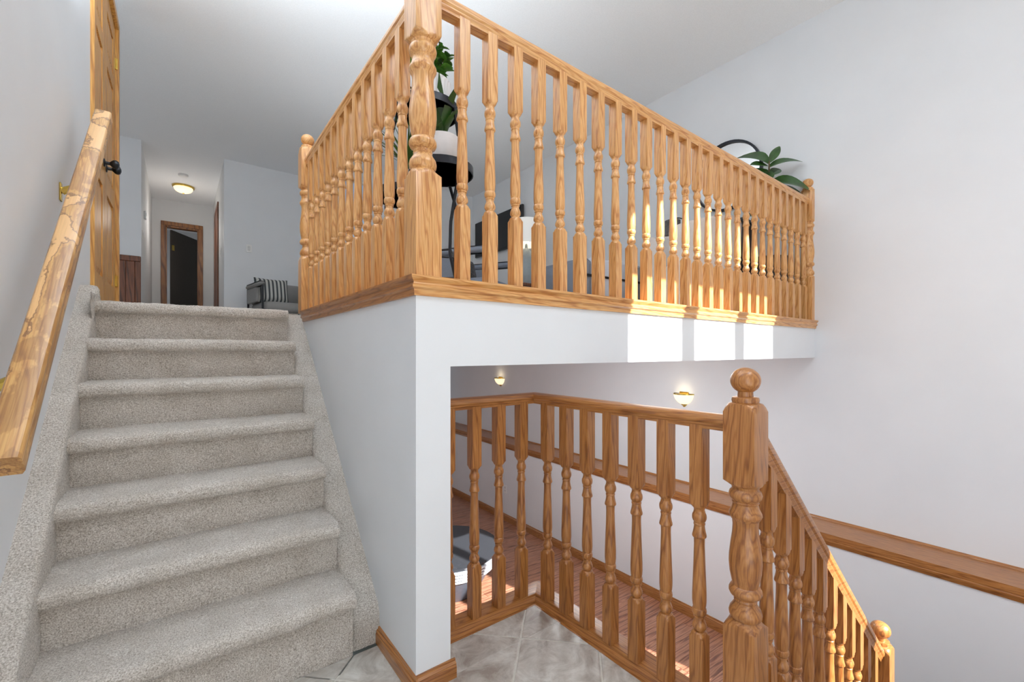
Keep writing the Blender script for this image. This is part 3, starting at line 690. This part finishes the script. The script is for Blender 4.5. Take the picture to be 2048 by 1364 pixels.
def bushy(loc, r, hgt, label, nst, spread, height, leafL, mat):
    p = tag(empty('potted_plant', loc), label, 'plant'); pot(p, r, hgt, True)
    stem = MB(); base = leaf_mesh(leafL, leafL * .62, .35, 5)
    lm = None
    for s_ in range(nst):
        a_ = random.uniform(0, 2 * PI); q = random.uniform(.15, 1) * spread; hh = height * random.uniform(.55, 1)
        x1, y1 = q * math.cos(a_), q * math.sin(a_)
        pts = [(x1 * .25, y1 * .25, hgt * .85), (x1 * .6, y1 * .6, hgt * .85 + hh * .6), (x1, y1, hgt * .85 + hh)]
        stem.tube(pts, .002, 5)
        for k in range(9):
            t = .35 + .65 * k / 8; pos = Vector(pts[0]).lerp(Vector(pts[2]), t)
            if lm is None: lf = base.build('leaf', mat, p, True); lm = lf.data
            else: lf = bpy.data.objects.new('leaf', lm); C.objects.link(lf); lf.parent = p
            lf.location = pos; s2 = random.uniform(.7, 1.25); lf.scale = (s2, s2, s2)
            lf.rotation_euler = (random.uniform(-.4, .4), random.uniform(-.9, .1), random.uniform(0, 2 * PI))
    stem.build('stems', STEM, p)
    return p
def blades(loc, r, hgt, label, nb, L, W, mat, lean):
    p = tag(empty('potted_plant', loc), label, 'plant'); pot(p, r, hgt)
    for s_ in range(nb):
        a_ = 2 * PI * s_ / nb + random.uniform(-.2, .2); l_ = L * random.uniform(.7, 1.1); tl = random.uniform(.25, 1) * lean
        m = MB(); rows_ = []
        for k in range(8):
            t = k / 7; wd = W * (1 - .15 * t) * (1 if t < .6 else 1 - (t - .6) / .4 * .92) * (.6 + .4 * min(1, t * 4)); rr = .01 + l_ * tl * t * t * .9; z = hgt * .86 + l_ * (t - .35 * tl * t * t)
            cx_, cy_ = rr * math.cos(a_), rr * math.sin(a_); px_, py_ = -math.sin(a_) * wd / 2, math.cos(a_) * wd / 2
            rows_.append([(cx_ - px_, cy_ - py_, z + .15 * wd), (cx_, cy_, z), (cx_ + px_, cy_ + py_, z + .15 * wd)])
        m.loft(rows_, caps=False, closed=False).build('leaf', mat, p, True)
    return p
# three tier stand behind the corner newel
ps = tag(empty('plant_stand', (.96, 1.94, ZU)), 'black metal three tier plant stand with curved legs behind the corner newel', 'plant stand')
PS = Vector(ps.location)
SH = [(.963, 1.956, 2.30, BLACKM), (1.005, 1.885, 1.99, plain('walnut_shelf', (.13, .08, .058), .5)), (.90, 2.03, 1.885, BLACKM)]
for sx, sy, sz, mt in SH:
    s_ = MB().lathe([(.148, 0), (.15, .004), (.15, .012), (.0005, .012)], (sx - PS.x, sy - PS.y), 36).xf(Matrix.Translation((0, 0, sz - ZU))).build('shelf', mt, ps, True, 40)
    MB().lathe([(.150, .0), (.154, 0), (.154, .034), (.150, .034)], (sx - PS.x, sy - PS.y), 36).xf(Matrix.Translation((0, 0, sz - ZU))).build('shelf_rim', BLACKM, s_, True, 40)
for pts in ([(1.045, 1.830, 2.31), (1.075, 1.835, 2.15), (1.06, 1.83, 1.95), (1.02, 1.82, 1.75), (1.015, 1.82, 1.60), (1.06, 1.80, ZU)],
            [(1.10, 1.99, 2.02), (1.135, 1.98, 1.90), (1.15, 1.97, 1.74), (1.12, 1.97, 1.58), (1.15, 1.98, ZU)],
            [(.85, 2.05, 2.31), (.80, 2.06, 2.1), (.80, 2.07, 1.8), (.84, 2.07, 1.6), (.80, 2.10, ZU)]):
    P, _ = resample(pts, .02); MB().tube([Vector(q) - PS for q in P], .008).build('leg', BLACKM, ps, True)
MB().tube([Vector(q) - PS for q in ((1.018, 1.82, 1.62), (1.125, 1.97, 1.62), (.835, 2.07, 1.62), (1.018, 1.82, 1.62))], .005).build('stretcher', BLACKM, ps)
bushy((.963, 1.956, 2.312), .118, .135, 'leafy plant in a ribbed white pot on the top tier of the black stand', 30, .115, .20, .052, LEAF)
blades((1.005, 1.885, 2.002), .088, .16, 'broad leaved plant in a white pot on the middle tier of the stand', 16, .30, .05, LEAFD, .75)
blades((.90, 2.03, 1.897), .075, .115, 'grassy plant in a white pot on the lowest tier of the stand', 34, .30, .014, LEAFG, 1.1)
# fiddle leaf fig by the end of the railing
fg = tag(empty('potted_fig', (3.885, 1.59, ZU)), 'large leaved fig in a black pot rising behind the railing end', 'plant')
MB().lathe([(.11, 0), (.12, .01), (.15, .50), (.155, .52), (.14, .52), (.135, .47)], n=28).build('pot', BLACKW, fg, True); MB().lathe([(.136, .47), (.0005, .475)], n=24, caps=False).build('soil', SOIL, fg)
MB().tube([(0, 0, .45), (.01, -.01, .8), (0, -.005, 1.1), (.008, -.006, 1.33)], [.012, .011, .009, .006]).build('stem', STEM, fg, True)
# leaves: (base sideways, base height, tip sideways, tip height, width, droop, swing) in metres about the stem
for bx, bz, tx, tz, W, dr, sw in ((.0, 1.31, -.195, 1.42, .20, .45, 12), (.01, 1.32, .135, 1.47, .07, .0, 25), (.008, 1.28, .25, 1.345, .095, .5, -20), (.0, 1.29, -.185, 1.275, .085, .1, -25), (.01, 1.25, -.11, 1.15, .19, .15, -8),
                                  (.02, 1.215, .13, 1.285, .085, .1, 20), (.025, 1.15, .285, 1.10, .15, .6, -34), (.06, 1.085, .26, 1.065, .11, .4, -20), (.0, 1.05, -.24, 1.02, .15, .4, 10), (.0, .98, .24, .92, .14, .5, -14), (.0, .9, -.2, .95, .14, .3, 60)):
    d_ = Vector((tx - bx, 0, tz - bz)); L = d_.length * 1.08; el = math.atan2(abs(tz - bz) * (1 if tz > bz else -1), abs(tx - bx)) + .5 * dr
    right = tx > bx
    o = leaf_mesh(L, W, dr, 9, .16).build('leaf', LEAFD, fg, True)
    o.location = (.7957 * bx, -.6057 * bx, bz)
    o.rotation_euler = (R(48) * (1 if right else -1), -el, R(-37.3 + sw if right else 180 - 37.3 - sw))

# ------------------------------------------------------------------ living room
mr = tag(empty('wall_mirror', (XW, 2.06, 2.80)), 'round black framed mirror on the right wall behind the fig leaves', 'mirror')
rg = []
for k in range(48):
    a_ = 2 * PI * k / 48; rg.append([(-x_, (.312 + q) * math.cos(a_), (.312 + q) * math.sin(a_)) for x_, q in ((.002, -.006), (.034, -.006), (.034, .014), (.002, .014))])
m = MB(); n = 4; vs = [p for r_ in rg for p in r_]; fs = []
for k in range(48):
    for i in range(4): fs.append((k * 4 + i, k * 4 + (i + 1) % 4, ((k + 1) % 48) * 4 + (i + 1) % 4, ((k + 1) % 48) * 4 + i))
m.add(vs, fs).build('frame', BLACKM, mr, True, 40)
MB().add([(-.012, .31 * math.cos(2 * PI * k / 48), .31 * math.sin(2 * PI * k / 48)) for k in range(48)], [tuple(range(48))]).build('mirror_glass', MIRROR, mr)
tv = tag(empty('television', (XW, 5.78, 3.06)), 'dark wide television mounted on the right wall beyond the shaded lamp', 'television')
MB().cbox(-.06, -.02, -.66, .66, -.30, .30, .006).build('case', BLACKW, tv); MB().box(-.0615, -.06, -.645, .645, -.285, .288).build('screen', GLASSY, tv); MB().box(-.02, 0, -.2, .2, -.15, .15).build('wall_mount', BLACKM, tv)
def chair(name, loc, rz, label, fab, cat='armchair'):
    c = tag(empty(name, loc, rz), label, cat)   # faces local -y
    MB().cbox(-.34, .34, -.33, .30, .27, .42, .03).build('seat_cushion', fab, c, True, 50)
    MB().cbox(-.34, .34, .24, .37, .40, .74, .035).build('back_cushion', fab, c, True, 50)
    for s_ in (-1, 1):
        MB().cbox(min(s_ * .34, s_ * .40), max(s_ * .34, s_ * .40), -.34, .37, .62, .69, .025).build('arm_pad', fab, c, True, 50)
        MB().cbox(min(s_ * .35, s_ * .385), max(s_ * .35, s_ * .385), -.10, .36, .42, .63, .01).build('side_panel', fab, c, True)
        for y_ in (-.33, .34): MB().cbox(s_ * .37 - .012, s_ * .37 + .012, y_ - .012, y_ + .012, 0, .63, .002).build('leg', BLACKM, c)
        MB().box(s_ * .37 - .01, s_ * .37 + .01, -.33, .34, .235, .265).build('side_rail', BLACKM, c)
    MB().box(-.37, .37, -.342, -.318, .235, .265).build('front_rail', BLACKM, c); MB().box(-.37, .37, .328, .352, .235, .265).build('back_rail', BLACKM, c)
    return c
chair('armchair', (1.18, 6.93, ZU), R(8), 'grey armchair with black metal legs against the far grey wall', FABG)
pw_ = tag(empty('striped_pillow', (1.02, 6.93, ZU + .60), R(8)), 'grey and white striped pillow leaning in the far armchair', 'pillow')
def pillow(W, H, T, mat, parent):
    m = MB(); n = 10; 
    for sgn in (1, -1):
        rows_ = []
        for i in range(n + 1):
            u = -1 + 2 * i / n; rows_.append([(W / 2 * u * (1 - .06 * (1 - v * v)), sgn * T / 2 * ((1 - u ** 4) * (1 - v ** 4)) ** .5, H / 2 * v * (1 - .06 * (1 - u * u))) for v in [-1 + 2 * k / n for k in range(n + 1)]])
        m.loft(rows_, caps=False, closed=False)
    o = m.build('cushion', mat, parent, True, 60); o.rotation_euler = (R(-12), 0, 0); return o
pillow(.44, .36, .15, STRIPE, pw_)
chair('armchair', (2.30, 3.66, ZU), R(30), 'slate armchair on black frame between the plant stand and the white shaded lamp', FABB)
tp = tag(empty('throw_pillow', (2.26, 3.74, ZU + .555), R(30)), 'dark patterned pillow in the slate armchair behind the railing', 'pillow'); pillow(.36, .26, .12, plain('dark_pattern', (.05, .05, .055), .9, 0, .8, 60), tp)
# sofa with its back to the railing
sf = tag(empty('sofa', (3.21, 2.95, ZU)), 'low grey two seat sofa seen from behind through the sunlit balusters', 'sofa')
MB().cbox(-.36, .36, -.34, .34, .17, .34, .03).build('seat_base', FABB, sf, True, 50); MB().cbox(-.37, .37, -.38, -.24, .16, .575, .03).build('backrest', FABL, sf, True, 50)
for s_ in (-1, 1): MB().cbox(min(s_ * .36, s_ * .48), max(s_ * .36, s_ * .48), -.375, .34, .14, .56, .035).build('arm', FABB, sf, True, 50)
for q in (-.18, .18): MB().cbox(q - .17, q + .17, -.24, .33, .34, .46, .04).build('seat_cushion', FABL, sf, True, 50)
MB().box(-.47, .47, -.386, -.37, .395, .415).build('piping', BLACKM, sf)
for sx, sy in ((-.42, -.32), (.42, -.32), (-.42, .28), (.42, .28)): MB().lathe([(.014, 0), (.02, .17)], (sx, sy), 10).build('leg', BLACKM, sf)
ca = tag(empty('tub_chair', (3.45, 2.02, ZU), R(-115)), 'cream upholstered tub chair between the mirror wall and the railing', 'armchair')
def tub(r, z0, z1, t, a0, a1):
    m = MB(); rings = []
    for k in range(25):
        a_ = R(a0 + (a1 - a0) * k / 24); rise = z1 - .10 * (abs(k - 12) / 12) ** 2
        rings.append([((r + d_) * math.cos(a_), (r + d_) * math.sin(a_), z) for d_, z in ((-t, z0), (0, z0), (.02, rise - .04), (.01, rise), (-t * .6, rise + .015), (-t, rise - .02))])
    return m.loft(rings)
tub(.36, .10, .83, .09, -60, 240).build('backrest', CREAM, ca, True, 60)
MB().lathe([(.25, .12), (.27, .14), (.27, .42), (.24, .46), (.0005, .47)], n=30).build('seat_cushion', CREAM, ca, True, 50); MB().lathe([(.2, 0), (.2, .12)], n=24).build('swivel_base', BLACKM, ca)
# shaded table lamp on a side table, and the smoked glass floor lamp
stb = tag(empty('side_table', (3.60, 4.42, ZU)), 'brown wooden side table under the white shaded lamp', 'table')
MB().cbox(-.25, .25, -.25, .25, .56, .60, .006).build('table_top', BROWN, stb)
for sx in (-.21, .21):
    for sy in (-.21, .21): MB().cbox(sx - .02, sx + .02, sy - .02, sy + .02, 0, .56, .003).build('leg', BROWN, stb)
tl = tag(empty('table_lamp', (3.60, 4.42, ZU + .60)), 'lamp with white drum shade and grey base beyond the railing', 'lamp')
MB().lathe([(.14, 0), (.15, .02), (.16, .18), (.13, .34), (.06, .46), (.02, .50), (.015, .56)], n=28).build('lamp_base', plain('grey_ceramic', (.25, .28, .29), .4), tl, True)
MB().lathe([(.19, .54), (.192, .54), (.172, .86), (.17, .86), (.188, .545)], n=36, caps=False).build('lamp_shade', SHADE, tl, True); MB().lathe([(.03, .56), (.05, .62), (.03, .70), (.0005, .71)], n=16).build('bulb', BULB, tl, True)
fp = tag(empty('floor_lamp', (4.06, 2.44, ZU)), 'black floor lamp with smoked drum shade and glowing bulb behind the balusters', 'lamp')
MB().lathe([(.08, 0), (.08, .015), (.015, .025)], n=28).build('base', BLACKM, fp, True)
MB().tube([(0, 0, .02), (0, 0, 1.06), (-.01, .01, 1.09), (-.05, .04, 1.10), (-.10, .08, 1.10)], .006).build('pole', BLACKM, fp, True)
MB().lathe([(.074, .925), (.076, .925), (.076, 1.07), (.074, 1.07)], (-.10, .08), 30, caps=False).build('lamp_shade', SMOKE, fp, True)
for q in (-.014, .014): MB().tube([(-.10 + q, .08, 1.06), (-.10 + q, .08, 1.16)], .003).build('rod', BLACKM, fp)
MB().lathe([(.0005, .935), (.016, .95), (.020, .97), (.012, .99), (.0005, .992)], (-.10, .08), 14).build('bulb', BULB, fp, True)
cb = tag(empty('narrow_cabinet', (4.03, 2.03, ZU)), 'dark brown narrow cabinet on the right wall below the round mirror', 'cabinet')
MB().cbox(-.10, .105, -.21, .21, .06, .90, .006).build('body', plain('dark_walnut', (.05, .035, .028), .5), cb); MB().cbox(-.11, .108, -.22, .22, .90, .93, .004).build('cabinet_top', BLACKW, cb); MB().box(-.09, .10, -.20, .20, 0, .06).build('plinth', BLACKW, cb)
for q in (-.105, .105): MB().cbox(-.112, -.10, q - .10, q + .10, .09, .88, .003).build('door', plain('walnut_front', (.055, .04, .032), .5), cb)

# ------------------------------------------------------------------ basement furniture
CT = (2.27, 4.10)
ct = tag(empty('coffee_table', (*CT, ZB)), 'large round charcoal drum table with banded rim on the laminate floor', 'table')
MB().lathe([(.52, .42), (.54, .43), (.54, .445), (.0005, .45)], n=56).build('table_top', TABLETOP, ct, True, 30)
for k in range(4):
    z = .42 - .034 * (k + 1); r = .54 - .012 * k
    MB().lathe([(r - .02, z), (r, z + .004), (r, z + .017), (r - .02, z + .021)], n=56).build('rim_band', TABLERIM, ct, True, 30)
MB().lathe([(.30, 0), (.32, .02), (.48, .29), (.515, .42)], n=56).build('drum_body', plain('slate_drum', (.06, .075, .10), .35), ct, True, 30)
so = tag(empty('succulent', (CT[0] - .02, CT[1] + .30, ZB + .45)), 'small lime green succulent on the round drum table', 'plant'); pot(so, .05, .08, False, plain('grey_pot', (.3, .3, .3), .6))
lm = None
for ring_, cnt, el in ((0, 9, 15), (1, 8, 40), (2, 6, 65)):
    for k in range(cnt):
        if lm is None: o = leaf_mesh(.075, .03, -.3, 5, .3).build('leaf', LEAFY, so, True); lm = o.data
        else: o = bpy.data.objects.new('leaf', lm); C.objects.link(o); o.parent = so
        o.location = (0, 0, .085 + .012 * ring_); o.rotation_euler = (0, -R(el), 2 * PI * (k + .5 * ring_) / cnt)
ot = tag(empty('ottoman', (1.97, 2.80, ZB)), 'round blue ottoman on the floor just below the landing curb', 'ottoman')
MB().lathe([(.25, .03), (.27, .06), (.27, .36), (.25, .40), (.15, .42), (.0005, .425)], n=40).build('cushion', plain('blue_fabric', (.10, .15, .26), .9, 0, .15, 200, .4), ot, True, 50); MB().lathe([(.22, 0), (.22, .03)], n=30).build('base', BLACKM, ot)
